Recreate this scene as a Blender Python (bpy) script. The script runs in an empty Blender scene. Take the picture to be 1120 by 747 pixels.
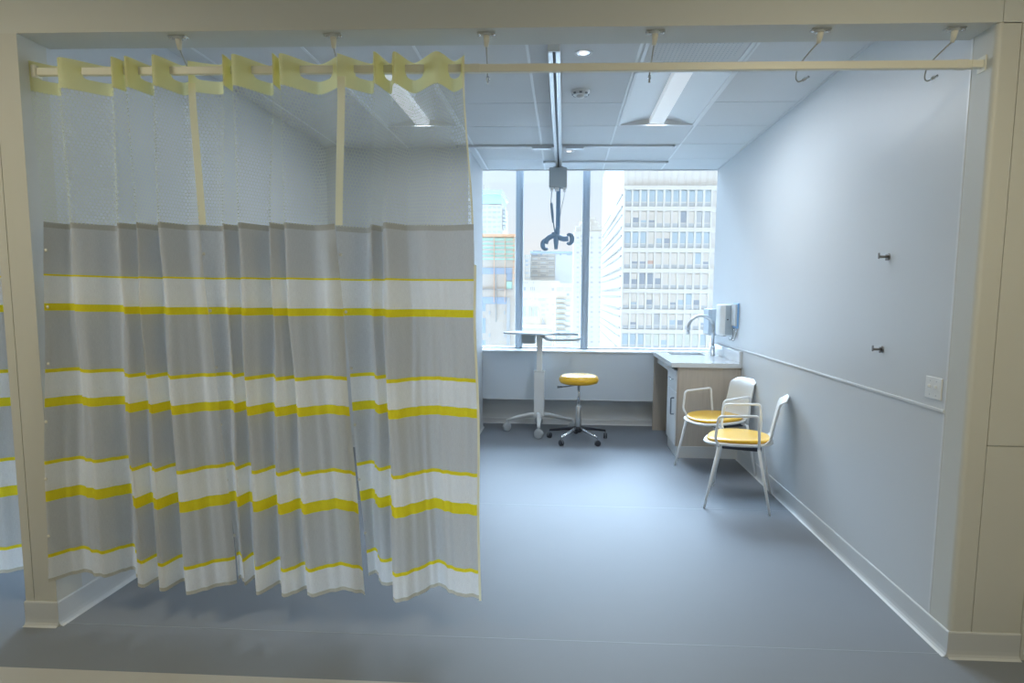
import bpy, bmesh, math, random
from mathutils import Vector, Matrix
random.seed(4)
C = bpy.context.scene.collection
PI = math.pi

# ------------------------------------------------------------------ survey helpers
# camera pose recovered from the vanishing lines of the room; metres, Y runs into the bay
F_PX, CX, CY = 680.0, 584.0, 392.3
YAW, PITCH, ROLL, EYE = .0468, .1015, .0089, 1.46
fw = Vector((-math.sin(YAW)*math.cos(PITCH), math.cos(YAW)*math.cos(PITCH), -math.sin(PITCH)))
_r = Vector((math.cos(YAW), math.sin(YAW), 0)); _u = _r.cross(fw)
rt = _r*math.cos(ROLL) + _u*math.sin(ROLL); up = -_r*math.sin(ROLL) + _u*math.cos(ROLL)
CAM = Vector((0, 0, EYE))
def P(ax, v, x, y):
    d = fw + rt*((x-CX)/F_PX) - up*((y-CY)/F_PX); i = 'XYZ'.index(ax)
    return CAM + d*((v-CAM[i])/d[i])

# ------------------------------------------------------------------ materials
def nt(name):
    m = bpy.data.materials.new(name); m.use_nodes = True
    t = m.node_tree; t.nodes.clear(); return m, t, t.nodes, t.links
def M(name, col, rough=.5, metal=0, noise=0, nscale=60, bump=0, bscale=200, coat=0, spec=.5, stretch=None, trans=0):
    m, t, N, L = nt(name)
    out = N.new('ShaderNodeOutputMaterial'); b = N.new('ShaderNodeBsdfPrincipled')
    b.inputs['Base Color'].default_value = (*col, 1); b.inputs['Roughness'].default_value = rough
    b.inputs['Metallic'].default_value = metal; b.inputs['Coat Weight'].default_value = coat
    b.inputs['Specular IOR Level'].default_value = spec
    L.new(b.outputs[0], out.inputs[0])
    if noise or bump:
        tc = N.new('ShaderNodeTexCoord'); mp = N.new('ShaderNodeMapping')
        if stretch: mp.inputs['Scale'].default_value = stretch
        L.new(tc.outputs['Object'], mp.inputs[0])
    if noise:
        n = N.new('ShaderNodeTexNoise'); n.inputs['Scale'].default_value = nscale; n.inputs['Detail'].default_value = 4
        L.new(mp.outputs[0], n.inputs[0])
        mx = N.new('ShaderNodeMix'); mx.data_type = 'RGBA'
        mx.inputs[6].default_value = (*[max(0, c*(1-noise)) for c in col], 1)
        mx.inputs[7].default_value = (*[min(1, c*(1+noise)) for c in col], 1)
        L.new(n.outputs[0], mx.inputs[0]); L.new(mx.outputs[2], b.inputs['Base Color'])
    if bump:
        n = N.new('ShaderNodeTexNoise'); n.inputs['Scale'].default_value = bscale
        L.new(mp.outputs[0], n.inputs[0]); bp = N.new('ShaderNodeBump'); bp.inputs['Strength'].default_value = bump
        bp.inputs['Distance'].default_value = .002
        L.new(n.outputs[0], bp.inputs['Height']); L.new(bp.outputs[0], b.inputs['Normal'])
    return m
def emis(name, col, s):
    m, t, N, L = nt(name); o = N.new('ShaderNodeOutputMaterial'); e = N.new('ShaderNodeEmission')
    e.inputs[0].default_value = (*col, 1); e.inputs[1].default_value = s; L.new(e.outputs[0], o.inputs[0]); return m

WALL = (.64, .665, .68)
m_wall = M('wall_paint', WALL, .42, noise=.015, nscale=3, bump=.05, bscale=300)
m_panel = M('wall_panel', (.62, .62, .57), .5, noise=.015, nscale=4)
m_head = M('header_paint', (.65, .66, .62), .6, noise=.015, nscale=4)
m_base = M('vinyl_base', (.62, .64, .65), .4)
m_seam = M('panel_joint', (.50, .50, .46), .7)
m_ridge = M('wall_rail', (.72, .74, .75), .35)
m_floor = M('vinyl_floor', (.225, .245, .272), .52, noise=.04, nscale=2.2, bump=.04, bscale=90, spec=.2)
m_floor2 = M('corridor_floor', (.50, .49, .46), .45, noise=.03, nscale=5)
m_weld = M('floor_weld', (.30, .34, .37), .5)
m_tile = M('ceiling_tile', (.70, .72, .73), .85, noise=.03, nscale=150, bump=.15, bscale=500)
m_tbar = M('ceiling_bar', (.80, .83, .85), .4)
m_gap = M('ceiling_gap', (.22, .24, .26), .9)
m_white = M('white_lacquer', (.74, .76, .77), .35)
m_shell = M('white_plastic', (.78, .79, .78), .4)
m_frame = M('white_powder_coat', (.86, .87, .87), .4)
m_gframe = M('grey_aluminium', (.50, .57, .64), .45, .1)
m_conv = M('convector_paint', (.66, .72, .78), .45)
m_recess = M('recess_wall', (.76, .78, .79), .6)
m_chrome = M('chrome', (.72, .74, .77), .16, 1)
m_steel = M('brushed_steel', (.60, .62, .64), .32, 1)
m_alu = M('aluminium_rail', (.72, .74, .76), .3, .8)
m_black = M('black_plastic', (.035, .04, .055), .45)
m_dgrey = M('dark_grey_plastic', (.16, .18, .21), .5)
m_slate = M('slate_blue_plastic', (.22, .34, .48), .5)
m_yel = M('yellow_vinyl', (.88, .50, .02), .32, bump=.03, bscale=400, coat=.5)
m_wood = M('light_oak_laminate', (.50, .44, .37), .5, noise=.13, nscale=9, stretch=(9, 9, .55))
m_wood2 = M('oak_edge', (.42, .36, .30), .5, noise=.1, nscale=9, stretch=(9, 9, .55))
m_quartz = M('quartz_top', (.70, .73, .75), .07, noise=.02, nscale=120, coat=.3)
m_rod = M('cream_rail', (.80, .78, .66), .4)
m_lens = M('lamp_lens', (.86, .88, .88), .5); _b = m_lens.node_tree.nodes['Principled BSDF']; _b.inputs['Emission Color'].default_value = (.9, .95, 1, 1); _b.inputs['Emission Strength'].default_value = .3
m_reflect = M('lamp_reflector', (.74, .77, .79), .35)
m_castor = M('grey_castor', (.42, .45, .48), .5)
m_strap = M('blue_strap', (.20, .34, .52), .7)
m_hoist = M('hoist_case', (.42, .48, .52), .5)
m_blue = M('pale_blue_plastic', (.22, .45, .75), .35)
m_tape = M('cream_edge_tape', (.66, .60, .38), .8, noise=.05, nscale=300)
m_snap = M('cream_snap', (.78, .76, .66), .4)
m_cable = M('cable_steel', (.55, .55, .52), .4, .6)
m_clear = M('clear_cap', (.66, .68, .68), .2)
m_hook = M('nickel_hook', (.30, .29, .28), .3, 1)

def glass(name, tint, refl):
    m, t, N, L = nt(name); o = N.new('ShaderNodeOutputMaterial'); mx = N.new('ShaderNodeMixShader')
    tr = N.new('ShaderNodeBsdfTransparent'); tr.inputs[0].default_value = (*tint, 1)
    g = N.new('ShaderNodeBsdfGlossy'); g.inputs['Roughness'].default_value = .03
    lw = N.new('ShaderNodeFresnel'); lw.inputs[0].default_value = 1.35
    L.new(lw.outputs[0], mx.inputs[0]); L.new(tr.outputs[0], mx.inputs[1]); L.new(g.outputs[0], mx.inputs[2])
    L.new(mx.outputs[0], o.inputs[0]); return m
m_glass = glass('window_glass', (.95, .975, .99), .05)

# curtain cloths -----------------------------------------------------
STR = {}
def zy(y, Y, x=430): return P('Y', Y, x, y).z
ZH = .18                                  # hem height
_s = []
Yc = 2.46
# (top of stripe, bottom of stripe) in photo rows near x=430, pleat crest
thin = [(304.2, 308), (415.2, 419.3), (520.8, 525.3), (627, 631.8)]
thick = [(339, 348), (449, 460), (556.5, 567.5)]
HEMTOP = P('Y', Yc, 432, 654.5).z
zs = lambda y: P('Y', Yc, 432, y).z
GREY, WHT, YEL, HEM, TOP = (.665,.675,.675), (.93,.94,.94), (.93,.80,.04), (.68,.65,.54), (.53,.52,.47)
stops = [(0, HEM), (HEMTOP, WHT)]
stops += [(zs(thin[3][1]), YEL), (zs(thin[3][0]), GREY), (zs(thick[2][1]), YEL), (zs(thick[2][0]), WHT)]
stops += [(zs(thin[2][1]), YEL), (zs(thin[2][0]), GREY), (zs(thick[1][1]), YEL), (zs(thick[1][0]), WHT)]
stops += [(zs(thin[1][1]), YEL), (zs(thin[1][0]), GREY), (zs(thick[0][1]), YEL), (zs(thick[0][0]), WHT)]
stops += [(zs(thin[0][1]), YEL), (zs(thin[0][0]), GREY), (1.715, TOP)]
def cloth(name, kind):
    m, t, N, L = nt(name); o = N.new('ShaderNodeOutputMaterial')
    uv = N.new('ShaderNodeUVMap'); uv.uv_map = 'UVMap'
    d = N.new('ShaderNodeBsdfDiffuse'); tl = N.new('ShaderNodeBsdfTranslucent'); mx = N.new('ShaderNodeMixShader')
    mx.inputs[0].default_value = {'fabric': .52, 'band': .5, 'net': .3, 'tape': .5}[kind]
    L.new(d.outputs[0], mx.inputs[1]); L.new(tl.outputs[0], mx.inputs[2])
    sep = N.new('ShaderNodeSeparateXYZ'); L.new(uv.outputs[0], sep.inputs[0])
    if kind == 'fabric':
        # v is the height above the floor, divided by two
        r = N.new('ShaderNodeValToRGB'); r.color_ramp.interpolation = 'CONSTANT'
        e = r.color_ramp.elements
        e[0].position = 0; e[0].color = (*stops[0][1], 1)
        e.remove(e[1])
        for z, c in stops[1:]:
            q = e.new(z/2); q.color = (*c, 1)
        L.new(sep.outputs[1], r.inputs[0])
        # fine woven slub
        mp = N.new('ShaderNodeMapping'); mp.inputs['Scale'].default_value = (160, 1500, 1); L.new(uv.outputs[0], mp.inputs[0])
        n = N.new('ShaderNodeTexNoise'); n.inputs['Scale'].default_value = 1; L.new(mp.outputs[0], n.inputs[0])
        mp2 = N.new('ShaderNodeMapping'); mp2.inputs['Scale'].default_value = (900, 90, 1); L.new(uv.outputs[0], mp2.inputs[0])
        n2 = N.new('ShaderNodeTexNoise'); n2.inputs['Scale'].default_value = 1; L.new(mp2.outputs[0], n2.inputs[0])
        ad = N.new('ShaderNodeMath'); ad.operation = 'ADD'; L.new(n.outputs[0], ad.inputs[0]); L.new(n2.outputs[0], ad.inputs[1])
        mr = N.new('ShaderNodeMapRange'); mr.inputs[1].default_value = .6; mr.inputs[2].default_value = 1.4
        mr.inputs[3].default_value = .88; mr.inputs[4].default_value = 1.1; L.new(ad.outputs[0], mr.inputs[0])
        vm = N.new('ShaderNodeVectorMath'); vm.operation = 'SCALE'; L.new(r.outputs[0], vm.inputs[0]); L.new(mr.outputs[0], vm.inputs['Scale'])
        for s in (d, tl): L.new(vm.outputs[0], s.inputs[0])
        L.new(mx.outputs[0], o.inputs[0])
    elif kind in ('band', 'tape'):
        c = (.92, .90, .53) if kind == 'band' else (.92, .86, .62)
        for s in (d, tl): s.inputs[0].default_value = (*c, 1)
        L.new(mx.outputs[0], o.inputs[0])
    else:
        for s in (d, tl): s.inputs[0].default_value = (.74, .77, .62, 1)
        # hexagonal netting: distance to the nearest of two staggered lattices
        S = .0155
        def vec(op, a, b=None, c=None):
            n = N.new('ShaderNodeVectorMath'); n.operation = op
            for i, q in enumerate((a, b, c)):
                if q is None: continue
                if isinstance(q, tuple): n.inputs[i].default_value = q
                else: L.new(q, n.inputs[i])
            return n
        mp = N.new('ShaderNodeMapping'); mp.inputs['Scale'].default_value = (1/S, 2/S, 1); L.new(uv.outputs[0], mp.inputs[0])
        r3 = 1.7320508
        a = vec('WRAP', mp.outputs[0], (.5, r3/2, 1), (-.5, -r3/2, -1))
        off = vec('ADD', mp.outputs[0], (.5, r3/2, 0))
        b = vec('WRAP', off.outputs[0], (.5, r3/2, 1), (-.5, -r3/2, -1))
        la = vec('LENGTH', a.outputs[0]); lb = vec('LENGTH', b.outputs[0])
        lt = N.new('ShaderNodeMath'); lt.operation = 'LESS_THAN'; L.new(la.outputs['Value'], lt.inputs[0]); L.new(lb.outputs['Value'], lt.inputs[1])
        sel = N.new('ShaderNodeMix'); sel.data_type = 'VECTOR'; L.new(lt.outputs[0], sel.inputs[0]); L.new(b.outputs[0], sel.inputs[4]); L.new(a.outputs[0], sel.inputs[5])
        ab = vec('ABSOLUTE', sel.outputs[1]); sx = N.new('ShaderNodeSeparateXYZ'); L.new(ab.outputs[0], sx.inputs[0])
        dt = vec('DOT_PRODUCT', ab.outputs[0], (.5, r3/2, 0))
        mxm = N.new('ShaderNodeMath'); mxm.operation = 'MAXIMUM'; L.new(dt.outputs['Value'], mxm.inputs[0]); L.new(sx.outputs[0], mxm.inputs[1])
        gt = N.new('ShaderNodeMath'); gt.operation = 'GREATER_THAN'; gt.inputs[1].default_value = .432; L.new(mxm.outputs[0], gt.inputs[0])
        tr = N.new('ShaderNodeBsdfTransparent'); m2 = N.new('ShaderNodeMixShader')
        L.new(gt.outputs[0], m2.inputs[0]); L.new(tr.outputs[0], m2.inputs[1]); L.new(mx.outputs[0], m2.inputs[2]); L.new(m2.outputs[0], o.inputs[0])
    return m
m_fab = cloth('striped_fabric', 'fabric'); m_band = cloth('yellow_header', 'band'); m_net = cloth('curtain_netting', 'net'); m_tp = cloth('edge_tape', 'tape')

# ------------------------------------------------------------------ geometry helpers
def NB(): return bmesh.new()
def box(bm, x0, x1, y0, y1, z0, z1, mi=0, mat=None):
    v = [bm.verts.new((x, y, z)) for z in (z0, z1) for y in (y0, y1) for x in (x0, x1)]
    if mat is not None:
        for q in v: q.co = mat @ q.co
    for f in ((0,2,3,1), (4,5,7,6), (0,1,5,4), (2,6,7,3), (0,4,6,2), (1,3,7,5)):
        bm.faces.new([v[i] for i in f]).material_index = mi
    return bm
def tube(bm, pts, r, seg=10, closed=False, caps=True, mi=0, sx=1.0):
    pts = [Vector(p) for p in pts]; n = len(pts); rs = r if isinstance(r, (list, tuple)) else [r]*n
    rings = []; t0 = None; nrm = None
    for i, p in enumerate(pts):
        if closed: t = (pts[(i+1) % n]-pts[i-1]).normalized()
        else: t = (pts[min(i+1, n-1)]-pts[max(i-1, 0)]).normalized()
        if nrm is None:
            nrm = t.orthogonal().normalized()
        else:
            nrm = (nrm - t*nrm.dot(t)); nrm = nrm.normalized() if nrm.length > 1e-6 else t.orthogonal().normalized()
        b = t.cross(nrm)
        rings.append([bm.verts.new(p + nrm*math.cos(a)*rs[i]*sx + b*math.sin(a)*rs[i]) for a in (2*PI*k/seg for k in range(seg))])
    m = n if closed else n-1
    for i in range(m):
        A, B = rings[i], rings[(i+1) % n]
        for k in range(seg):
            f = bm.faces.new((A[k], A[(k+1) % seg], B[(k+1) % seg], B[k])); f.material_index = mi; f.smooth = True
    if caps and not closed:
        bm.faces.new(rings[0][::-1]).material_index = mi; bm.faces.new(rings[-1]).material_index = mi
    return bm
def lathe(bm, prof, c=(0,0,0), seg=32, mat=None, mi=0):
    rings = []
    for (r, z) in prof:
        if r < 1e-6:
            v = bm.verts.new((c[0], c[1], c[2]+z)); rings.append([v])
        else: rings.append([bm.verts.new((c[0]+r*math.cos(2*PI*k/seg), c[1]+r*math.sin(2*PI*k/seg), c[2]+z)) for k in range(seg)])
    if mat is not None:
        for g in rings:
            for v in g: v.co = mat @ v.co
    for A, B in zip(rings, rings[1:]):
        for k in range(seg):
            q = (k+1) % seg
            if len(A) == 1 and len(B) == 1: continue
            if len(A) == 1: f = bm.faces.new((A[0], B[q], B[k]))
            elif len(B) == 1: f = bm.faces.new((A[k], A[q], B[0]))
            else: f = bm.faces.new((A[k], A[q], B[q], B[k]))
            f.smooth = True; f.material_index = mi
    return bm
def prism(bm, outline, z0, z1, mat=None, mi=0):
    a = [bm.verts.new((x, y, z0)) for x, y in outline]; b = [bm.verts.new((x, y, z1)) for x, y in outline]
    if mat is not None:
        for v in a+b: v.co = mat @ v.co
    n = len(a)
    bm.faces.new(a[::-1]).material_index = mi; bm.faces.new(b).material_index = mi
    for i in range(n): bm.faces.new((a[i], a[(i+1) % n], b[(i+1) % n], b[i])).material_index = mi
    return bm
def rrect(w, d, r, n=6, cx=0, cy=0):
    o = []
    for sx, sy, a0 in ((1,1,0), (-1,1,90), (-1,-1,180), (1,-1,270)):
        for k in range(n+1):
            a = math.radians(a0+90*k/n); o.append((cx+sx*(w/2-r)+r*math.cos(a), cy+sy*(d/2-r)+r*math.sin(a)))
    return o
def fillet(pts, r, n=5):
    pts = [Vector(p) for p in pts]; o = [pts[0]]
    for a, b, c in zip(pts, pts[1:], pts[2:]):
        d1 = min(r, (a-b).length*.45); d2 = min(r, (c-b).length*.45)
        p = b+(a-b).normalized()*d1; q = b+(c-b).normalized()*d2
        for k in range(n+1):
            t = k/n; o.append(p*(1-t)**2 + b*2*t*(1-t) + q*t*t)
    return o+[pts[-1]]
def obj(name, bm, m, parent=None, bev=0, off=None, sub=0):
    if off is not None: bmesh.ops.translate(bm, verts=bm.verts, vec=-Vector(off))
    bmesh.ops.recalc_face_normals(bm, faces=bm.faces)
    me = bpy.data.meshes.new(name); bm.to_mesh(me); bm.free()
    for q in (m if isinstance(m, (list, tuple)) else [m]): me.materials.append(q)
    o = bpy.data.objects.new(name, me); C.objects.link(o)
    if parent: o.parent = parent
    if bev:
        b = o.modifiers.new('bevel', 'BEVEL'); b.width = bev; b.segments = 2; b.limit_method = 'ANGLE'; b.angle_limit = .7
    if sub:
        s = o.modifiers.new('sub', 'SUBSURF'); s.levels = s.render_levels = sub
    return o
def tag(o, label=None, cat=None, group=None, kind=None):
    if label: o['label'] = label
    if cat: o['category'] = cat
    if group: o['group'] = group
    if kind: o['kind'] = kind
    return o
def thing(name, label, cat, loc=(0,0,0), rz=0, group=None):
    o = bpy.data.objects.new(name, None); C.objects.link(o); o.empty_display_size = .1
    o.location = loc; o.rotation_euler = (0, 0, rz); return tag(o, label, cat, group)
def struct(name, bm, m, bev=0): return tag(obj(name, bm, m, bev=bev), kind='structure')
def B(*a, **k): return box(NB(), *a, **k)
def copy_tree(o, parent=None):
    c = o.copy(); C.objects.link(c); c.parent = parent
    for ch in list(o.children): copy_tree(ch, c)
    return c

# ------------------------------------------------------------------ room constants
XR, XL, XLO = 1.5945, -2.196, -2.338
Y0, YH, YE, YG = 2.497, 2.66, 6.77, 7.15
HZ, CZ, RAIL, BB = 2.482, 2.789, .995, .108
XB, YB = -.885, 5.77

# floor
struct('floor', B(-6, 4, 2.19, 7.3, -.1, 0), m_floor)
struct('floor_corridor', B(-6, 4, -3, 2.19, -.1, 0), m_floor2)
struct('trim_1', B(XL, XR, 2.512, 2.516, 0, .0006), m_weld)
struct('trim_2', B(XL, XR, 4.222, 4.227, 0, .0006), m_weld)
# walls
bm = NB(); box(bm, XR, XR+.3, YH-.02, YE, 0, 3.3); struct('wall_right', bm, m_wall)
rc = [(XR+.02-.02*math.sin(a), Y0+.02-.02*math.cos(a)) for a in [PI/2*k/6 for k in range(7)]]
struct('wall_right_end', prism(NB(), [(1.68, Y0)]+rc+[(XR, YH-.02), (1.68, YH-.02)], 0, HZ), m_panel)
struct('trim_15', B(XR-.0015, XR, YH-.026, YH-.014, BB, HZ), m_ridge)
bm = NB(); box(bm, 1.683, 1.874, Y0, YH-.02, .885, HZ-.004); box(bm, 1.683, 1.874, Y0, YH-.02, 0, .881)
box(bm, 1.68, 4, Y0+.006, YH-.02, 0, HZ, mi=1); struct('wall_front_right', bm, [m_panel, m_seam])
bm = NB(); box(bm, XLO, XL, YH-.02, YE, 0, 3.3); struct('wall_left', bm, m_wall)
bm = NB(); box(bm, -2.297, XL, Y0, YH-.02, 0, HZ); box(bm, XLO, -2.300, Y0, YH-.02, 0, HZ); box(bm, -2.3, -2.297, Y0+.004, YH-.02, 0, HZ, mi=1)
struct('wall_left_end', bm, [m_panel, m_seam], bev=0)
bm = NB(); box(bm, XL, XB, YB, YE, 0, 3.3); struct('wall_closet', bm, m_wall)
bm = NB(); box(bm, -6, -5.9, -3, 7.3, 0, 3.4); struct('wall_left_far', bm, m_wall)
bm = NB(); box(bm, 3.9, 4, -3, Y0, 0, 3.4); struct('wall_right_far', bm, m_wall)
bm = NB(); box(bm, -6, 4, -3.1, -3, 0, 3.4); struct('wall_back', bm, m_wall)
bm = NB(); box(bm, XR+.3, 2.3, YE-.15, 7.3, 0, 3.4); struct('wall_right_bay', bm, m_wall)
bm = NB(); box(bm, XLO, XL, YE, 7.2, 0, 3.3); struct('wall_left_bay', bm, m_wall)
# header beam over the opening
bm = NB(); box(bm, -6, 1.609, Y0, YH, HZ, 3.0); box(bm, 1.613, 4, Y0, YH, HZ-.003, 3.0); box(bm, 1.6, 1.62, Y0+.004, YH, HZ, 3.0, mi=1)
struct('wall_header', bm, [m_head, m_seam])
# rail and baseboards
struct('trim_3', B(XR-.006, XR, YH-.02, 6.0, RAIL-.009, RAIL+.004), m_ridge, bev=.002)
def baseboard(name, x0, y0, x1, y1, nx, ny, h=BB):
    # coved profile swept along a straight wall line
    prof = [(0, 0), (.026, 0), (.014, .004), (.009, .014), (.007, .03), (.007, h-.005), (.004, h), (0, h)]
    bm = NB(); a = [bm.verts.new((x0+nx*d, y0+ny*d, z)) for d, z in prof]; b = [bm.verts.new((x1+nx*d, y1+ny*d, z)) for d, z in prof]
    n = len(prof)
    for i in range(n): bm.faces.new((a[i], a[(i+1) % n], b[(i+1) % n], b[i]))
    bm.faces.new(a); bm.faces.new(b[::-1]); return struct(name, bm, m_base)
baseboard('baseboard_right', XR, Y0-.006, XR, 5.6, -1, 0)
baseboard('baseboard_right_end', XR-.006, Y0, 1.874, Y0, 0, -1)
baseboard('baseboard_left', XL, Y0-.006, XL, YB, 1, 0)
baseboard('baseboard_left_end', XLO-.003, Y0, XL+.006, Y0, 0, -1)
baseboard('baseboard_closet_front', XL, YB, XB, YB, 0, -1)
baseboard('baseboard_closet_side', XB, YB, XB, YE, 1, 0)
baseboard('baseboard_back', -6, 7.0, 2.0, 7.0, 0, -1, .06)
# door frame edge at the far right of the corridor face
struct('door_1', box(B(1.876, 1.93, Y0-.014, YH-.02, 0, 2.3), 1.93, 2.9, Y0+.03-.03, YH-.02, 0, 2.25), m_panel, bev=.003)

# window wall: low convector, ledge, recess below, frame, mullions, glass
struct('wall_window_low', B(-6, 2.3, 6.80, 7.3, .318, .838), m_conv)
struct('wall_window_recess', B(-6, 2.3, 7.0, 7.3, 0, .32), m_recess)
struct('trim_4', B(-6, 2.3, 6.785, 7.2, .838, .856), m_white, bev=.003)
struct('trim_5', B(-6, 2.3, 6.798, 6.83, .312, .320), m_white)
struct('trim_6', B(-6, 2.3, 7.08, 7.2, .856, .872), m_white, bev=.002)
mx_ = [-5.0, -3.6, -2.05, -1.30, -.508, .2375, 1.80]
for i, x in enumerate(mx_):
    bm = NB(); box(bm, x-.040, x+.040, 7.07, 7.2, .86, 3.4); box(bm, x-.012, x+.012, 7.05, 7.07, .86, 3.4)
    struct('window_%d' % (i+1), bm, m_gframe, bev=.003)
struct('window_8', B(-6, 2.3, 7.13, 7.138, .86, 3.4), m_glass)

# ceiling: tegular tiles, bright main bars, dark reveals between rows
G1, dG = -.2164, .6105
R0, dR = 4.4711, .5965
bm = NB()
box(bm, XL, XR, YH, YE, CZ+.13, CZ+.16, mi=1)
xs = [XL] + [G1+dG*k for k in range(-3, 3)] + [XR]
xs = [x for x in xs if XL <= x <= XR]
ys = [R0+dR*k for k in range(-4, 4)] + [YE]; ys[0] = YH
for i in range(len(xs)-1):
    for j in range(len(ys)-1):
        xm = (xs[i]+xs[i+1])/2; ym = (ys[j]+ys[j+1])/2
        if R0-dR < ym < R0+dR and min(abs(xm-(G1+1.5*dG)), abs(xm-(G1-1.5*dG))) < .2: continue
        box(bm, xs[i]+.004, xs[i+1]-.004, ys[j]+.0035, ys[j+1]-.0035, CZ, CZ+.012)
struct('ceiling', bm, [m_tile, m_gap])
struct('ceiling_corridor', B(-6, 4, -3, Y0, 2.92, 3.0), m_tile)
struct('ceiling_neighbour', B(-6, XLO, YH, 6.6, CZ, CZ+.05), m_tile)
struct('ceiling_pocket', B(-6, 2.3, 6.6, 7.3, 3.4, 3.5), m_tile)
struct('trim_7', B(-6, XR, YE, YE+.02, CZ-.008, 3.4), m_white)
for k, i in enumerate(range(-3, 3)):
    x = G1+dG*i
    struct('trim_%d' % (8+k), B(x-.0075, x+.0075, YH, YE, CZ-.003, CZ+.002), m_tbar)
struct('trim_14', B(XR-.018, XR, YH, YE, CZ-.004, CZ), m_tile)

# ------------------------------------------------------------------ ceiling fittings
def troffer(name, label, x0, x1, y0, y1):
    t = thing(name, label, 'ceiling light', ((x0+x1)/2, (y0+y1)/2, CZ), 0, 'recessed ceiling lights'); o = t.location
    w, d = (x1-x0)/2, (y1-y0)/2
    bm = NB()   # frame ring
    for a in ((-w, w, -d, -d+.018), (-w, w, d-.018, d), (-w, -w+.018, -d, d), (w-.018, w, -d, d)): box(bm, *a, -.006, .012)
    obj('frame', bm, m_tbar, t)
    bm = NB(); n = 10; rise = lambda q: .040*(.7*q+.3*math.sin(q*PI/2))
    for sg in (-1, 1):
        pr = [(sg*((w-.018)*(1-k/n)+.06*k/n), rise(k/n)) for k in range(n+1)]
        a = [bm.verts.new((x, -d+.018, z)) for x, z in pr]; b = [bm.verts.new((x, d-.018, z)) for x, z in pr]
        for k in range(n): bm.faces.new((a[k], a[k+1], b[k+1], b[k])).smooth = True
    a = [bm.verts.new(q) for q in ((-.06, -d+.018, .040), (.06, -d+.018, .040), (.06, d-.018, .040), (-.06, d-.018, .040))]; bm.faces.new(a)
    obj('reflector', bm, m_reflect, t)
    bm = NB(); L_ = [(-.055, .004), (.055, .004), (.058, .038), (-.058, .038)]
    a = [bm.verts.new((x, -d+.03, z)) for x, z in L_]; b = [bm.verts.new((x, d-.03, z)) for x, z in L_]
    for k in range(4): bm.faces.new((a[k], a[(k+1) % 4], b[(k+1) % 4], b[k]))
    bm.faces.new(a); bm.faces.new(b); obj('lens', bm, m_lens, t, bev=.004)
    for yy in (-d+.018, d-.022):
        bm = NB(); q = [(-(w-.018), -.001)] + [(-((w-.018)*(1-k/n)+.06*k/n), rise(k/n)) for k in range(n+1)] + [((w-.018)*(1-k/n)+.06*k/n, rise(k/n)) for k in range(n, -1, -1)] + [(w-.018, -.001)]
        a = [bm.verts.new((x, yy, z)) for x, z in q]; b = [bm.verts.new((x, yy+.004, z)) for x, z in q]
        for k in range(len(q)): bm.faces.new((a[k], a[(k+1) % len(q)], b[(k+1) % len(q)], b[k]))
        bm.faces.new(a); bm.faces.new(b); obj('end_plate', bm, m_recess, t)
    return t
troffer('ceiling_light', 'long recessed white ceiling light to the right of the metal rail', G1+dG+.01, G1+2*dG-.01, R0-dR-.01, R0+dR-.02)
troffer('ceiling_light', 'recessed white ceiling light seen through the curtain netting', G1-2*dG+.01, G1-dG-.01, R0-dR-.01, R0+dR-.02)
# perforated air vent next to the light
t = thing('ceiling_vent', 'faint grey perforated air vent in the ceiling in front of the light', 'vent', (G1+1.5*dG, 3.54, CZ))
bm = NB(); w = .285
for a in ((-w, w, -.285, -.265), (-w, w, .265, .285), (-w, -w+.02, -.285, .285), (w-.02, w, -.285, .285)): box(bm, *a, -.006, 0)
obj('frame', bm, m_reflect, t)
bm = NB(); box(bm, -.262, .262, -.262, .262, -.003, 0)
for i in range(22):
    for j in range(22):
        if (i-10.5)**2+(j-10.5)**2 > 110: continue
        lathe(bm, [(.0045, -.0032), (0, -.0034)], ((i-10.5)*.023, (j-10.5)*.023, 0), seg=6, mi=1)
obj('perforated_plate', bm, [m_tile, m_hoist], t)
# downlights
def downlight(label, x, y):
    t = thing('downlight', label, 'ceiling light', (x, y, CZ), 0, 'small round downlights')
    obj('trim_ring', lathe(NB(), [(.036, .0), (.05, -.004), (.052, 0)]), m_tbar, t)
    obj('reflector_cone', lathe(NB(), [(.036, -.001), (.030, -.0005), (.022, .0)]), m_chrome, t)
    obj('lamp', lathe(NB(), [(.024, -.003), (.018, -.007), (0, -.009)]), m_dl, t)
m_dl = emis('downlight_lamp', (1, .97, .95), 1.2)
downlight('round downlight nearest the curtain rail', .089, 3.58)
downlight('small round downlight near the window end of the ceiling', .03, 5.92)
# smoke detector
t = thing('smoke_detector', 'round white smoke detector bulging from the ceiling behind the rail', 'smoke detector', (.091, 4.22, CZ))
obj('housing', lathe(NB(), [(.062, 0), (.060, -.012), (.050, -.026), (.040, -.032), (.038, -.027), (.02, -.028), (0, -.028)]), m_reflect, t)
obj('sensor_cap', lathe(NB(), [(.026, -.027), (.024, -.040), (.012, -.046), (0, -.047)]), m_white, t)
bm = NB()
for a in range(8):
    mt = Matrix.Rotation(a*PI/4, 4, 'Z'); box(bm, .047, .056, -.009, .009, -.027, -.014, mat=mt)
obj('vent_slots', bm, m_dgrey, t)
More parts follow.
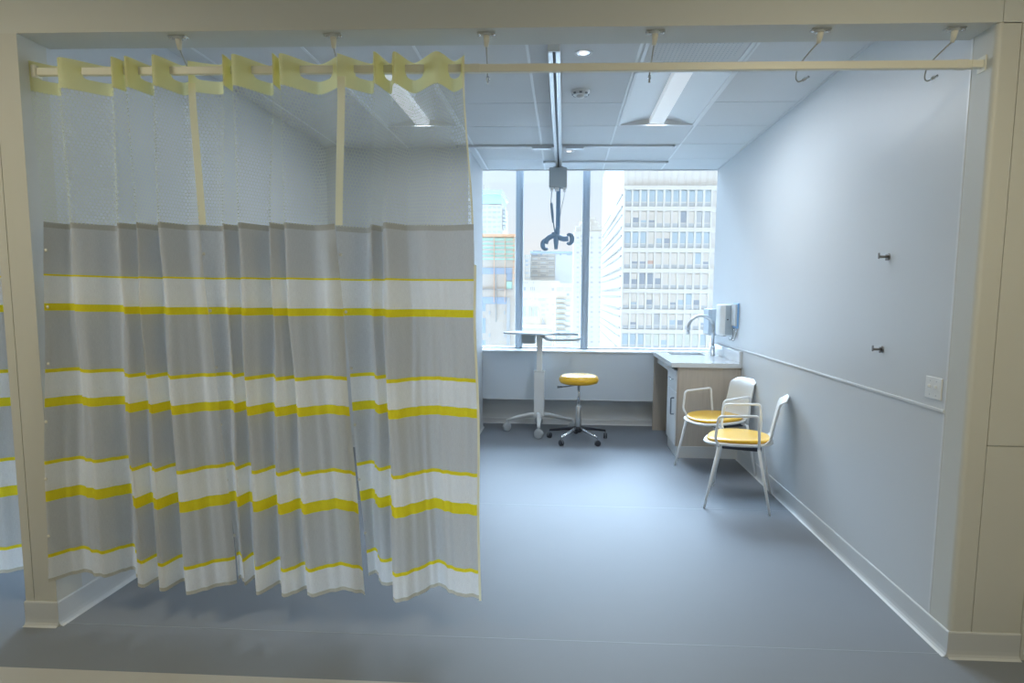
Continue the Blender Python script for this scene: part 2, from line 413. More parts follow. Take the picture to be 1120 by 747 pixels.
# sprinkler
# ------------------------------------------------------------------ patient lift
t = thing('lift_rail', 'long silver ceiling lift rail running towards the window', 'ceiling rail', (-.068, 4.9, CZ))
xx, yy = -.068, 4.9
def R(x0, x1, y0, y1, z0, z1): return (x0-xx, x1-xx, y0-yy, y1-yy, z0-CZ, z1-CZ)
bm = NB()
box(bm, *R(-.100, -.076, 3.36, 6.42, 2.712, 2.762)); box(bm, *R(-.060, -.036, 3.36, 6.42, 2.712, 2.762)); box(bm, *R(-.100, -.036, 3.36, 6.42, 2.755, 2.767))
obj('track', bm, m_alu, t, bev=.003)
obj('slot', B(*R(-.076, -.060, 3.38, 6.42, 2.732, 2.756)), m_dgrey, t)
for y in (3.9, 5.1): obj('hanger', B(*R(-.095, -.041, y-.035, y+.035, 2.766, 2.789)), m_steel, t)
obj('end_cap', B(*R(-.1, -.036, 3.345, 3.36, 2.712, 2.782)), m_shell, t, bev=.004)
for lab, x0, x1, y in (('long silver cross rail on the ceiling, the nearer of two', -.97, .95, 5.70), ('shorter silver cross rail on the ceiling right above the window', -.21, 1.0, 6.36)):
    t = thing('cross_rail', lab, 'ceiling rail', ((x0+x1)/2, y, CZ), 0, 'cross rails of the patient lift'); w = (x1-x0)/2
    bm = NB(); box(bm, -w, w, -.022, -.006, -.018, 0); box(bm, -w, w, .006, .022, -.018, 0); box(bm, -w, w, -.006, .006, -.003, 0)
    obj('track', bm, m_alu, t, bev=.002)
    for s in (-1, 1): obj('end_cap', B(s*w-.012, s*w+.012, -.026, .026, -.021, 0), m_steel, t, bev=.003)
    if x0 < -.5:
        for a, b in ((-.30, -.13), (.0, .16)):
            obj('trolley', B(a-(x0+x1)/2, b-(x0+x1)/2, -.03, .03, -.034, -.018), m_steel, t, bev=.004)
# hoist with spreader bar
hx, hy = -.072, 6.28
t = thing('patient_hoist', 'grey box hoist with blue strap and hooked spreader bar in front of the window', 'patient hoist', (hx, hy, CZ-.07))
obj('motor_case', B(-.088, .088, -.06, .06, -.205, -.012), m_hoist, t, bev=.012)
obj('carriage', box(box(NB(), -.05, .05, -.035, .035, -.012, .0), -.008, .008, -.02, .02, -.012, .02), m_chrome, t, bev=.003)
for x, x1 in ((-.075, -.045), (.05, .08), (-.03, .012)): obj('guide', B(x, x1, -.05, .05, -.235, -.205), m_white, t, bev=.004)
bm = NB(); n = 20
obj('strap', B(-.016, .026, -.003, .003, -.60, -.20), m_strap, t)
obj('buckle', lathe(NB(), [(0, -.665), (.022, -.655), (.026, -.62), (.018, -.58), (.0, -.575)]), m_slate, t)
bm = NB()
arc = [(.15*math.sin(a)*1.0, 0, -.70+.0*a) for a in (-1, 1)]
tube(bm, fillet([(-.118, .0, -.745), (-.105, .0, -.70), (-.045, .0, -.665), (0, .0, -.675), (.055, .0, -.70), (.11, .0, -.695)],   .03), .026, 10)
tube(bm, [(-.01, 0, -.65), (-.012, 0, -.72), (-.012, 0, -.80)], [.028, .026, .016], 10)
lathe(bm, [(0, -.03), (.024, -.02), (.026, 0), (.02, .02), (0, .026)], (-.035, 0, -.655), 12)
obj('spreader_bar', bm, m_slate, t)
for s, cx_, cz_ in ((-1, -.12, -.755), (1, .122, -.70)):
    bm = NB(); pts = [(cx_+s*.03*math.cos(a)-s*.005, 0, cz_+.045*math.sin(a)) for a in [math.radians(q) for q in range(-130, 131, 20)]]
    tube(bm, pts, [.012+.012*math.sin(PI*k/(len(pts)-1)) for k in range(len(pts))], 10); obj('hook', bm, m_slate, t)
for pp, rr in (([(-.062, 0, -.235), (-.066, .0, -.33), (-.063, 0, -.36)], .004), ([(.065, 0, -.235), (.06, 0, -.30), (.035, 0, -.40), (.02, 0, -.52)], .0025), ([(-.055, 0, -.44), (-.038, 0, -.56), (-.02, 0, -.66)], .006)):
    obj('cord', tube(NB(), pp, rr, 6), m_slate, t)
obj('handset', tube(NB(), [(-.064, 0, -.345), (-.062, 0, -.36), (-.052, 0, -.46), (-.044, 0, -.54)], [.008, .013, .014, .009], 8), m_slate, t)

# ------------------------------------------------------------------ curtain rod and its suspension
t = thing('curtain_rod', 'flat cream curtain rod spanning the whole opening under the header', 'curtain rod', (0, 2.57, 2.357))
obj('rail', B(XL, XR-.04, -.011, .011, -.0155, .0155), m_rod, t, bev=.003)
obj('end_sleeve', B(XR-.10, XR-.058, -.0125, .0125, -.017, .017), m_snap, t, bev=.002)
obj('wall_bracket', box(B(XR-.045, XR-.004, -.014, .014, -.014, .014), XR-.004, XR, -.025, .025, -.03, .03), m_rod, t, bev=.003)
obj('wall_bracket', B(XL, XL+.02, -.02, .02, -.025, .025), m_rod, t, bev=.003)
obj('joint', B(-.385, -.345, -.0117, .0117, -.0162, .0162), m_snap, t, bev=.001)
cab = [(-1.562, 0, 'above the left curtain'), (-.929, 0, 'above the middle curtain'), (-.317, 0, 'just right of the curtains'), (.34, 0, 'left of the recessed light'), (.968, 1, 'second from the right wall'), (1.468, 1, 'nearest the right wall')]
for x, curl, wh in cab:
    t = thing('rod_hanger', 'small clear ceiling bracket and cable holding the rod, ' + wh, 'rod hanger', (x, 2.545, HZ), 0, 'cable hangers of the curtain rod')
    obj('base_plate', lathe(B(-.036, .036, -.016, .016, -.006, 0), [(.020, 0), (.020, -.010), (.0, -.012)]), m_clear, t, bev=.002)
    for s in (-1, 1): obj('screw', lathe(NB(), [(.008, -.005), (.008, -.010), (0, -.012)], (s*.028, -.004, 0), 10), m_chrome, t)
    obj('socket', tube(NB(), [(0, 0, -.008), (0, .004, -.028), (-.002, .010, -.048)], [.013, .011, .008], 12), m_snap, t)
    if curl: pts = [(-.002, .01, -.045), (-.03, .03, -.075), (-.052, .075, -.11), (-.055, .09, -.15), (-.040, .095, -.164), (-.015, .092, -.15)]
    else: pts = [(-.002, .01, -.045), (-.004, .05, -.085), (-.006, .088, -.12), (-.006, .09, -.145)]
    obj('cable', tube(NB(), fillet(pts, .03), 0.003, 6), m_cable, t)
    e = Vector(pts[-1]); d = (e-Vector(pts[-2])).normalized()
    obj('ferrule', tube(NB(), [e-d*.012, e, e+d*.006, e+d*.016], [.0055, .007, .004, .005], 10), m_chrome, t)

# ------------------------------------------------------------------ curtains
ZT, ZB, ZS = 2.396, 2.277, 1.742
def ctl(lst):
    out = []
    for (tx, ty), mxp, bt in lst:
        bx, by = bt[:2]; T = P('Z', ZT, tx, ty); Bm = P('Z', bt[2] if len(bt) > 2 else ZH, bx, by)
        Ym = .5*T.y+.5*Bm.y; Mm = P('Y', Ym, mxp, 243)
        out.append((Vector((T.x, T.y)), Vector((Mm.x, Ym)), Vector((Bm.x, Bm.y, Bm.z))))
    return out
def cr(pts, i, t, k=.40):
    n = len(pts); p0, p1, p2, p3 = pts[max(i-1, 0)], pts[i], pts[i+1], pts[min(i+2, n-1)]
    m1 = (p2-p0)*k; m2 = (p3-p1)*k; L_ = (p2-p1).length*.9
    if m1.length > L_: m1 = m1*(L_/m1.length)
    if m2.length > L_: m2 = m2*(L_/m2.length)
    return p1*(2*t**3-3*t*t+1) + m1*(t**3-2*t*t+t) + p2*(-2*t**3+3*t*t) + m2*(t**3-t*t)
def curtain(label, lst, group, tape_left=False, tape_right=False, net=True, snaps=True, end_tape=False):
    cp = ctl(lst); n = len(cp); K = 14
    if lst[0][0][0] < -100:      # the neighbouring bay stays on its own side of the post
        for c in cp:
            for q in c: q.x = min(q.x, -2.347)
    cols = [(i, t/K) for i in range(n-1) for t in range(K)] + [(n-2, 1.0)]
    T = [cr([c[0] for c in cp], *c) for c in cols]; Mi = [cr([c[1] for c in cp], *c) for c in cols]; Bo = [cr([c[2] for c in cp], *c) for c in cols]
    ln = [0]
    for a, b in zip(T, T[1:]): ln.append(ln[-1]+(b-a).length)
    lb = [0]
    for a, b in zip([q.xy for q in Bo], [q.xy for q in Bo[1:]]): lb.append(lb[-1]+(b-a).length)
    def at(ci, z):
        if z >= ZB: p = T[ci]
        elif z >= ZS:
            s = (z-ZS)/(ZB-ZS); s = s*s*(3-2*s)*.5+s*.5; p = Mi[ci].lerp(T[ci], s)
        else:
            s = (ZS-z)/(ZS-ZH); hz = Bo[ci].z; p = Mi[ci].lerp(Bo[ci].xy, s); z = ZS-(ZS-hz)*s
            p = p + Vector((.006*math.sin(z*7+lb[ci]*9), .008*math.sin(z*5.1+lb[ci]*13)))*min(1, s*4)*(1-s*.6)
            p = p + Vector((0, (.0045*math.sin(lb[ci]*78+2.2*math.sin(z*2.3))+.003*math.sin(lb[ci]*131+z*3.1+1))*min(1, s*2.5)))
        return Vector((p.x, p.y, z))
    mid = at(len(cols)//2, 0); root = thing('privacy_curtain', label, 'curtain', (mid.x, mid.y, ZH), 0, group); ro = root.location
    def sheet(name, zs_, mat, ulen, skip=None, parent=root):
        bm = NB(); uvl = bm.loops.layers.uv.new('UVMap'); g = []
        for z in zs_: g.append([bm.verts.new(at(c, z)-ro) for c in range(len(cols))])
        for j in range(len(zs_)-1):
            for c in range(len(cols)-1):
                f = bm.faces.new((g[j][c], g[j][c+1], g[j+1][c+1], g[j+1][c])); f.smooth = True
                for l, (jj, cc) in zip(f.loops, ((j, c), (j, c+1), (j+1, c+1), (j+1, c))): l[uvl].uv = (ulen[cc], zs_[jj]/2)
        return obj(name, bm, mat, parent)
    nz = 40
    sheet('striped_fabric', [ZH+(ZS-ZH)*k/nz for k in range(nz+1)], m_fab, lb)
    sheet('netting', [ZS-.004+(ZB-ZS+.008)*k/14 for k in range(15)], m_net, ln)
    # yellow header with oval slots wherever the cloth passes behind the rod
    slots = []; i = 0
    while i < len(cols):
        if T[i].y > 2.556:
            j = i
            while j+1 < len(cols) and T[j+1].y > 2.556: j += 1
            a, b = max(ln[i], .022), min(ln[j], ln[-1]-.022)
            if b-a > .035: slots.append(((a+b)/2, (b-a)/2))
            i = j+1
        else: i += 1
    H_ = .0235; zc = 2.351
    # resample the header along its length
    step = .006; m = int(ln[-1]/step)+1; us = [ln[-1]*k/m for k in range(m+1)]
    def Tat(u):
        k = 0
        lo, hi = 0, len(ln)-1
        while hi-lo > 1:
            q = (lo+hi)//2
            if ln[q] <= u: lo = q
            else: hi = q
        s = (u-ln[lo])/max(1e-9, ln[hi]-ln[lo]); return T[lo].lerp(T[hi], max(0, min(1, s)))
    def sdf(u, z):
        best = 9
        for c, h in slots:
            hh = min(H_, h); du = max(abs(u-c)-(h-hh), 0); best = min(best, math.hypot(du, (z-zc)*hh/hh)-hh)
        return best
    bm = NB(); rows = [ZB+(ZT-ZB)*k/22 for k in range(23)]; g = []; info = {}
    for z in rows:
        r_ = []
        for u in us:
            uu, zz = u, z; d = sdf(uu, zz)
            if abs(d) < .0035:
                e = 1e-4; gx = (sdf(uu+e, zz)-d)/e; gz = (sdf(uu, zz+e)-d)/e; q = gx*gx+gz*gz
                if q > .1: uu -= d*gx/q; zz -= d*gz/q
            uu = max(0, min(ln[-1], uu)); p = Tat(uu); r_.append(bm.verts.new(Vector((p.x, p.y, zz))-ro)); info[r_[-1]] = (uu, zz)
        g.append(r_)
    for j in range(len(rows)-1):
        for c in range(m):
            q = (g[j][c], g[j][c+1], g[j+1][c+1], g[j+1][c])
            cu = sum(info[v][0] for v in q)/4; cz = sum(info[v][1] for v in q)/4
            if sdf(cu, cz) < 0: continue
            bm.faces.new(q).smooth = True
    loose = [v for v in bm.verts if not v.link_faces]
    bmesh.ops.delete(bm, geom=loose, context='VERTS')
    obj('header_band', bm, m_band, root)
    # stitched edge tapes and snaps
    def tape(ci, sgn, zs_, w, name='edge_tape', dy=-.004):
        bm = NB(); pr = None
        for z in zs_:
            p = at(ci, z); a = bm.verts.new(p+Vector((0, dy, 0))-ro); b = bm.verts.new(p+Vector((sgn*w, dy, 0))-ro)
            if pr: bm.faces.new((pr[0], pr[1], b, a))
            pr = (a, b)
        return obj(name, bm, m_tp, root)
    if tape_left: tape(0, 1, [ZS+.0+(ZB+.03-ZS)*k/10 for k in range(11)], .031)
    if end_tape:
        tape(len(cols)-1, -1, [ZS+(ZT-.01-ZS)*k/12 for k in range(13)], .007)
        tape(len(cols)-1, 1, [ZH-.006+(ZS-ZH)*k/30 for k in range(28)], .010, dy=-.006)
    if snaps:
        for y in (277, 340, 403, 466, 528, 590):
            z = P('Y', 2.55, 220, y).z; p = at(2, z)
            mt = Matrix.Translation(p-ro+Vector((0, -.003, 0))) @ Matrix.Rotation(PI/2, 4, 'X')
            obj('snap', lathe(NB(), [(0, .0035), (.004, .003), (.0065, .0012), (.007, -.001), (0, -.002)], seg=12, mat=mt), m_snap, root)
    return root
A = [((31,66),47.5,(50,638,.232)), ((64,72.5),77,(91,626,.225)), ((65,62.3),79,(115,631.5,.215)), ((119.5,73),127,(147,623,.20)), ((121,61.8),128.5,(152.7,644)),
     ((136,67),149.5,(174,634)), ((137.2,61),150,(177,647.6)), ((166,72),173,(203,635)), ((167,59.3),174,(205.8,650.6)), ((199,71.5),204,(237,642)), ((211,67.5),218.5,(259,638))]
Bq = [((205,66.3),218,(259.5,635)), ((241,70.5),243,(263,632)), ((243,59.3),244,(268,640)), ((253.5,66.5),261,(280,632)), ((255.4,58.7),262,(283,650.6)),
      ((296,72),294,(306,639)), ((297.5,57.8),295,(310,653.5)), ((306,65),311,(335,644)), ((307.5,58),312.5,(339,653)), ((347.5,70.6),345,(373,646)), ((368.5,61.5),366,(400,651))]
Cq = [((368.6,57.8),367,(402,631)), ((406,69.5),402,(411,627)), ((409,56),406,(417.5,640)), ((427,69.5),418,(430,640)), ((431,56),421,(433,659)),
      ((453,68.8),446,(457,652)), ((477,55.8),466,(479,641)), ((496,66.8),490,(497,650.5)), ((508,60),518,(524,654))]
GC = 'striped yellow, grey and white curtains on the rod'
curtain('leftmost grey, white and yellow striped privacy curtain with netting top, beside the left post', A, GC)
curtain('middle striped privacy curtain with cream tape down its netting, between two others', Bq, GC, tape_left=True)
curtain('rightmost striped privacy curtain, its free edge hanging in front of the window bay', Cq, GC, tape_left=True, end_tape=True)
# the next bay's curtain beyond the post
N_ = []
for k in range(9):
    x = -330+k*44
    near = k % 2
    N_.append(((x, 74 if not near else 64), x, (x+18, 622 if not near else 634)))
N_ = [((a[0]-2, a[1]), b-10, (c[0]-0, c[1])) for a, b, c in N_]
curtain('striped privacy curtain of the next bay, glimpsed left of the white post', [((-330,73),-318,(-300,628)), ((-260,62),-250,(-232,638)), ((-200,73),-190,(-176,624)), ((-130,62),-122,(-108,636)), ((-70,73),-62,(-48,622)), ((-28,63),-20,(-6,628)), ((6,70),24,(44,619))], None, snaps=False)

# ------------------------------------------------------------------ wall fittings
def wall_hook(label, y, z):
    t = thing('coat_hook', label, 'coat hook', (XR, y, z), 0, 'metal coat hooks on the right wall')
    mt = Matrix.Rotation(-PI/2, 4, 'Y')
    obj('wall_plate', lathe(NB(), [(0, 0), (.017, 0), (.017, .003), (.012, .005), (0, .005)], seg=20, mat=mt), m_hook, t)
    obj('stem', tube(NB(), [(-.004, 0, 0), (-.045, 0, 0)], .0065, 12), m_hook, t)
    obj('hook_bar', B(-.050, -.044, -.006, .006, -.010, .019), m_hook, t, bev=.002)
    obj('hook_bar', B(-.014, -.009, -.007, .007, -.018, .012), m_hook, t, bev=.002)
wall_hook('upper small metal coat hook on the right wall', 3.175, 1.664)
wall_hook('lower small metal coat hook on the right wall', 3.178, 1.207)
t = thing('light_switch', 'white double light switch plate on the right wall above the rail', 'light switch', (XR, 2.722, 1.08))
obj('cover_plate', B(-.006, 0, -.058, .058, -.047, .047), m_shell, t, bev=.003)
for s in (-1, 1):
    obj('toggle', box(NB(), -.018, -.005, s*.023-.005, s*.023+.005, -.004, .010, mat=Matrix.Rotation(.25, 4, 'Y')), m_white, t, bev=.002)
for s in (-1, 1):
    for zz in (-.03, .03): obj('screw', lathe(NB(), [(.003, .006), (.003, .0072), (0, .0076)], seg=8, mat=Matrix.Translation((0, s*.023, zz)) @ Matrix.Rotation(-PI/2, 4, 'Y')), m_steel, t)
# soap dispenser near, towel dispenser far, blue clip rack
t = thing('soap_dispenser', 'white and grey rounded dispenser on the wall above the sink', 'dispenser', (XR, 6.03, 1.245))
bm = NB(); prism(bm, [(0, -.105), (-.09, -.105), (-.118, -.085), (-.125, -.04), (-.125, .04), (-.118, .085), (-.09, .105), (0, .105)], -.145, .145)
obj('cover', bm, m_shell, t, bev=.014)
bm = NB(); prism(bm, [(-.004, -.109), (-.075, -.109), (-.075, -.102), (-.004, -.102)], -.138, .135); obj('side_panel', bm, m_hoist, t, bev=.003)
obj('sensor', lathe(NB(), [(0, 0), (.007, 0), (.007, .004), (0, .005)], seg=12, mat=Matrix.Translation((-.055, -.108, .005)) @ Matrix.Rotation(PI/2, 4, 'X')), m_black, t)
obj('nozzle', B(-.10, -.05, -.05, .05, -.158, -.14), m_clear, t, bev=.005)
t = thing('towel_dispenser', 'blue grey dispenser on the wall behind the white one', 'dispenser', (XR, 6.50, 1.21))
bm = NB(); prism(bm, [(0, -.14), (-.10, -.14), (-.125, -.11), (-.125, .11), (-.10, .14), (0, .14)], -.13, .13); obj('cover', bm, m_gframe, t, bev=.012)
obj('outlet', B(-.11, -.04, -.10, .10, -.137, -.128), m_dgrey, t, bev=.002)
t = thing('clip_holder', 'small blue edged holder on the wall right of the dispensers', 'wall holder', (XR, 5.83, 1.29))
obj('back_plate', B(-.012, 0, -.085, .085, -.115, .115), m_blue, t, bev=.004)
obj('clear_pocket', B(-.030, -.012, -.068, .068, -.095, .105), m_clear, t, bev=.004)
for y in (-.045, .045):
    obj('clip', tube(NB(), fillet([(-.008, y, -.11), (-.010, y, -.19), (-.03, y, -.235), (-.045, y, -.215)], .02), .007, 8), m_chrome, t)

# ------------------------------------------------------------------ sink unit
X0, YN, YF = 1.045, 5.60, 6.08
t = thing('sink_cabinet', 'light oak base cabinet with white drawer and door below the sink top', 'cabinet', (1.32, 5.84, 0))
def L(x0, x1, y0, y1, z0, z1): return (x0-1.32, x1-1.32, y0-5.84, y1-5.84, z0, z1)
bm = NB(); box(bm, *L(X0, XR-.003, YN, YN+.02, BB, .828)); box(bm, *L(X0, XR-.003, YF-.02, YF, BB, .828)); box(bm, *L(X0+.02, XR-.003, YN+.02, YF-.02, BB, BB+.02))
obj('body', bm, m_wood, t, bev=.001)
obj('side_edge', B(*L(X0-.012, X0, YN, YN+.018, BB, .828)), m_wood2, t)
obj('base_skirt', box(B(*L(X0-.004, XR-.003, YN-.006, YN+.02, 0, BB)), *L(X0-.004, X0+.02, YN+.02, YF, 0, BB)), m_base, t, bev=.003)
d = obj('drawer', B(*L(X0-.020, X0, YN+.020, YF-.002, .600, .790)), m_white, t, bev=.002)
obj('handle', tube(NB(), fillet([L(X0-.018, 0, 5.76, 0, 0, 0)[::2][:1]+(5.76-5.84, .70), (X0-.048-1.32, 5.76-5.84, .70), (X0-.048-1.32, 5.92-5.84, .70), (X0-.018-1.32, 5.92-5.84, .70)], .008), .006, 8), m_chrome, d)
d = obj('door', B(*L(X0-.020, X0, YN+.020, YF-.002, BB+.004, .595)), m_white, t, bev=.002)
obj('handle', tube(NB(), fillet([(X0-.018-1.32, 5.70-5.84, .535), (X0-.048-1.32, 5.70-5.84, .535), (X0-.048-1.32, 5.70-5.84, .385), (X0-.018-1.32, 5.70-5.84, .385)], .008), .007, 8), m_dgrey, d)
t = thing('end_panel', 'light oak end panel holding up the far end of the sink top', 'panel', (1.29, 6.775, 0))
obj('board', B(-.30, .302, -.012, .02, 0, .828), m_wood, t, bev=.001)
obj('apron', B(-.265, -.245, -.69, -.012, .745, .828), m_white, t, bev=.001)
t = thing('sink_counter', 'glossy white stone counter top with backsplash against the right wall', 'counter top', (1.28, 6.2, .83))
cx0, cx1, cy0, cy1 = .972, XR-.001, 5.585, 6.815; sx0, sx1, sy0, sy1 = 1.10, 1.45, 6.36, 6.65
bm = NB()
for a in ((cx0, cx1, cy0, sy0), (cx0, cx1, sy1, cy1), (cx0, sx0, sy0, sy1), (sx1, cx1, sy0, sy1)): box(bm, a[0]-1.28, a[1]-1.28, a[2]-6.2, a[3]-6.2, 0, .04)
bmesh.ops.remove_doubles(bm, verts=bm.verts, dist=1e-4)
obj('slab', bm, m_quartz, t)
obj('backsplash', B(XR-.026-1.28, XR-.001-1.28, cy0-6.2, cy1-6.2-.06, .04, .15), m_quartz, t, bev=.002)
bm = NB(); x0, x1, y0, y1 = sx0-1.28, sx1-1.28, sy0-6.2, sy1-6.2
for z, s in ((-.001, 0),):
    pass
o1 = rrect(x1-x0, y1-y0, .03, cx=(x0+x1)/2, cy=(y0+y1)/2); o2 = rrect(x1-x0-.03, y1-y0-.03, .04, cx=(x0+x1)/2, cy=(y0+y1)/2)
a = [bm.verts.new((x, y, .002)) for x, y in o1]; b = [bm.verts.new((x, y, -.15)) for x, y in o2]
for i in range(len(a)): bm.faces.new((a[i], b[i], b[(i+1) % len(a)], a[(i+1) % len(a)])).smooth = True
bm.faces.new(b); o = obj('basin', bm, M('sink_basin', (.34, .36, .37), .4, .5), t)
s = o.modifiers.new('thick', 'SOLIDIFY'); s.thickness = .002
t = thing('gooseneck_faucet', 'tall curved chrome faucet standing at the sink', 'faucet', (1.510, 6.34, .87))
obj('base', lathe(NB(), [(0, 0), (.026, 0), (.026, .006), (.021, .010), (.021, .095), (.014, .105), (0, .105)]), m_steel, t)
pts = [(0, 0, .10), (0, 0, .275)] + [(-.125+.125*math.cos(a), 0, .275+.125*math.sin(a)) for a in [PI*k/16 for k in range(1, 17)]] + [(-.25, 0, .262)]
obj('spout', tube(NB(), pts, .0150, 14), m_steel, t)
obj('aerator', lathe(NB(), [(.0, .215), (.015, .215), (.015, .262), (.011, .268), (0, .268)], (-.25, 0, 0)), m_steel, t)
obj('lever', tube(NB(), [(0, 0, .085), (.0, -.035, .088), (.0, -.04, .088), (.004, -.075, .10)], [.012, .012, .006, .005], 10), m_chrome, t)

# ------------------------------------------------------------------ armchair (built once, copied)
def armchair(label, loc, rz):
    t = thing('armchair', label, 'chair', loc, rz, 'white armchairs with yellow seats')
    # legs taper down and splay
    def leg(p, q): return tube(NB(), [p, ((p[0]+q[0])/2, (p[1]+q[1])/2, (p[2]+q[2])/2), q], [.011, .011, .0085], 12)
    for s in (-1, 1):
        obj('leg', leg((s*.228, .135, .435), (s*.272, .215, .0)), m_frame, t)
        obj('leg', leg((s*.222, -.125, .435), (s*.247, -.212, .0)), m_frame, t)
        obj('armrest', tube(NB(), fillet([(s*.228, .135, .43), (s*.262, .158, .50), (s*.262, .140, .650), (s*.252, -.115, .668), (s*.240, -.125, .52), (s*.222, -.125, .43)], .025), .0092, 10), m_frame, t)
    for xx, yy in ((.228, .135), (.222, -.125)): obj('cross_bar', tube(NB(), [(-xx, yy, .428), (xx, yy, .428)], .009, 10), m_frame, t)
    obj('mount', B(-.16, .16, -.14, .12, .405, .432), m_black, t, bev=.006)
    # seat pan: rounded shell, slightly dished, with yellow pad
    def disc(name, w, d, z0, z1, mat, cy, dome, ex=2.6, edge=.010):
        bm = NB(); n = 48; rings = []
        def ring(f, z):
            o = []
            for k in range(n):
                a = 2*PI*k/n; ca, sa = math.cos(a), math.sin(a)
                r = (abs(ca)**ex+abs(sa)**ex)**(-1/ex); x = r*ca*w*f; y = r*sa*d*f
                x *= 1 - .10*max(0, -y/d)          # narrower to the rear
                zz = z + dome*((x/w)**2*.6 - (y/d)*.35 - .10*max(0, y/d)**3*4)
                o.append(bm.verts.new((x, y+cy, zz)))
            return o
        R_ = [ring(.55, z0), ring(.94, z0), ring(1, z0+(z1-z0)*.5), ring(.985, z0+(z1-z0)*.85), ring(.93, z1), ring(.6, z1+.002)]
        for A_, B_ in zip(R_, R_[1:]):
            for k in range(n): bm.faces.new((A_[k], A_[(k+1) % n], B_[(k+1) % n], B_[k])).smooth = True
        bm.faces.new(R_[0][::-1]); bm.faces.new(R_[-1]).smooth = True
        return obj(name, bm, mat, t)
    disc('seat', .235, .238, .432, .452, m_shell, .022, .016)
    disc('cushion', .215, .215, .450, .476, m_yel, .022, .016)
    # backrest: curved panel rising from the seat rear, lip rolled back at the top
    bm = NB(); nu, nv = 14, 16; g = []
    for j in range(nv+1):
        v = j/nv; z = .445+.335*v; y = -.195-.068*v-.038*max(0, v-.86)/.14
        w = .158-.006*min(1, v*1.8)-.012*max(0, v-.8)/.2
        if v < .12: y += .05*(1-v/.12)**2
        row = []
        for i in range(nu+1):
            u = -1+2*i/nu; zz = z
            if v > .9: zz -= .022*(abs(u)**5)*(v-.9)/.1
            row.append(bm.verts.new((u*w, y+.014*u*u, zz)))
        g.append(row)
    for j in range(nv):
        for i in range(nu): bm.faces.new((g[j][i], g[j][i+1], g[j+1][i+1], g[j+1][i])).smooth = True
    o = obj('backrest', bm, m_shell, t); s = o.modifiers.new('thick', 'SOLIDIFY'); s.thickness = .009; s.offset = 0
    b = o.modifiers.new('b', 'BEVEL'); b.width = .003; b.segments = 2
    return t
ch = armchair('white armchair with yellow seat, the nearer of the two by the right wall', (1.283, 4.434, 0), math.radians(71.5))
c2 = copy_tree(ch); c2.location = (1.293, 5.185, 0); c2.rotation_euler = (0, 0, math.radians(113.5))
c2['label'] = 'white armchair with yellow seat, right in front of the oak sink cabinet'

# ------------------------------------------------------------------ stool
def castor(parent, x, y, r, w, mat, ang, hood=None, zt=None):
    bm = NB(); mt = Matrix.Translation((x, y, r)) @ Matrix.Rotation(ang, 4, 'Z') @ Matrix.Rotation(PI/2, 4, 'X')
    for s in (-1, 1):
        lathe(bm, [(0, s*w*.2), (r*.96, s*w*.2), (r, s*w*.3), (r, s*w*.8), (r*.85, s*w), (r*.3, s*w*1.02), (0, s*w*1.02)], seg=20, mat=mt)
    o = obj('castor', bm, mat, parent)
    bm = NB(); tube(bm, [(x, y, r*1.0), (x, y, zt or r*2.2)], r*.24, 8)
    n = 9; hd = []
    for k in range(n):
        a = PI*(-.05)+PI*1.1*k/(n-1); hd.append((x+math.cos(ang)*math.cos(a)*r*.98, y+math.sin(ang)*math.cos(a)*r*.98, r+math.sin(a)*r*1.02))
    tube(bm, hd, r*.17, 6)
    obj('hood', bm, hood or mat, o)
t = thing('rolling_stool', 'round yellow stool on chrome post with five black castors', 'stool', (.163, 6.215, 0))
obj('seat', lathe(NB(), [(0, .580), (.15, .580), (.185, .590), (.199, .612), (.199, .632), (.188, .655), (.165, .668), (.10, .672), (0, .673)], seg=48), m_yel, t)
obj('seat_plate', lathe(NB(), [(0, .565), (.05, .565), (.10, .572), (.16, .580), (0, .581)], seg=32), m_steel, t)
obj('piston', lathe(NB(), [(0, .33), (.014, .33), (.014, .57), (0, .57)], seg=20), m_chrome, t)
obj('column', lathe(NB(), [(0, .10), (.030, .10), (.028, .20), (.025, .35), (.021, .355), (0, .355)], seg=24), m_steel, t)
obj('lever', tube(NB(), fillet([(-.03, 0, .565), (-.14, -.02, .548), (-.20, -.03, .550)], .03), .006, 8), m_dgrey, t)
obj('lever_knob', tube(NB(), [(-.165, -.026, .548), (-.215, -.032, .549)], [.009, .013], 10), m_dgrey, t)
for k in range(5):
    a = math.radians(20+72*k); ca, sa = math.cos(a), math.sin(a)
    o = obj('base_arm', tube(NB(), [(ca*.02, sa*.02, .125), (ca*.12, sa*.12, .113), (ca*.30, sa*.30, .082)], [.022, .018, .012], 10, sx=.8), m_chrome if k in (3, 4) else m_black, t)
    castor(t, ca*.302, sa*.302, .029, .018, m_black, a+1.2, m_dgrey, .078)
obj('hub', lathe(NB(), [(0, .085), (.03, .085), (.042, .10), (.040, .135), (.03, .145), (0, .145)], seg=24), m_black, t)

# ------------------------------------------------------------------ overbed table
t = thing('overbed_table', 'white height adjustable rolling table with silver handle loop below the window', 'table', (-.25, 6.60, 0))
for k, a in enumerate((184, 272, 4, 92)):
    a = math.radians(a); ca, sa = math.cos(a), math.sin(a); e = .345 if k != 2 else .36
    obj('base_arm', tube(NB(), [(ca*.0, sa*.0, .185), (ca*.10, sa*.10, .180), (ca*.22, sa*.22, .155), (ca*e, sa*e, .118)], [.036, .032, .026, .018], 10, sx=.7), m_white, t)
    castor(t, ca*e, sa*e, .047, .020, m_castor, a+(.6, 1.2, .3, .8)[k], m_castor, .115)
obj('column', B(-.055, .055, -.035, .035, .16, .655), m_white, t, bev=.008)
obj('inner_column', B(-.030, .030, -.022, .022, .655, 1.05), m_frame, t, bev=.006)
obj('collar', B(-.058, .058, -.038, .038, .645, .662), m_clear, t, bev=.004)
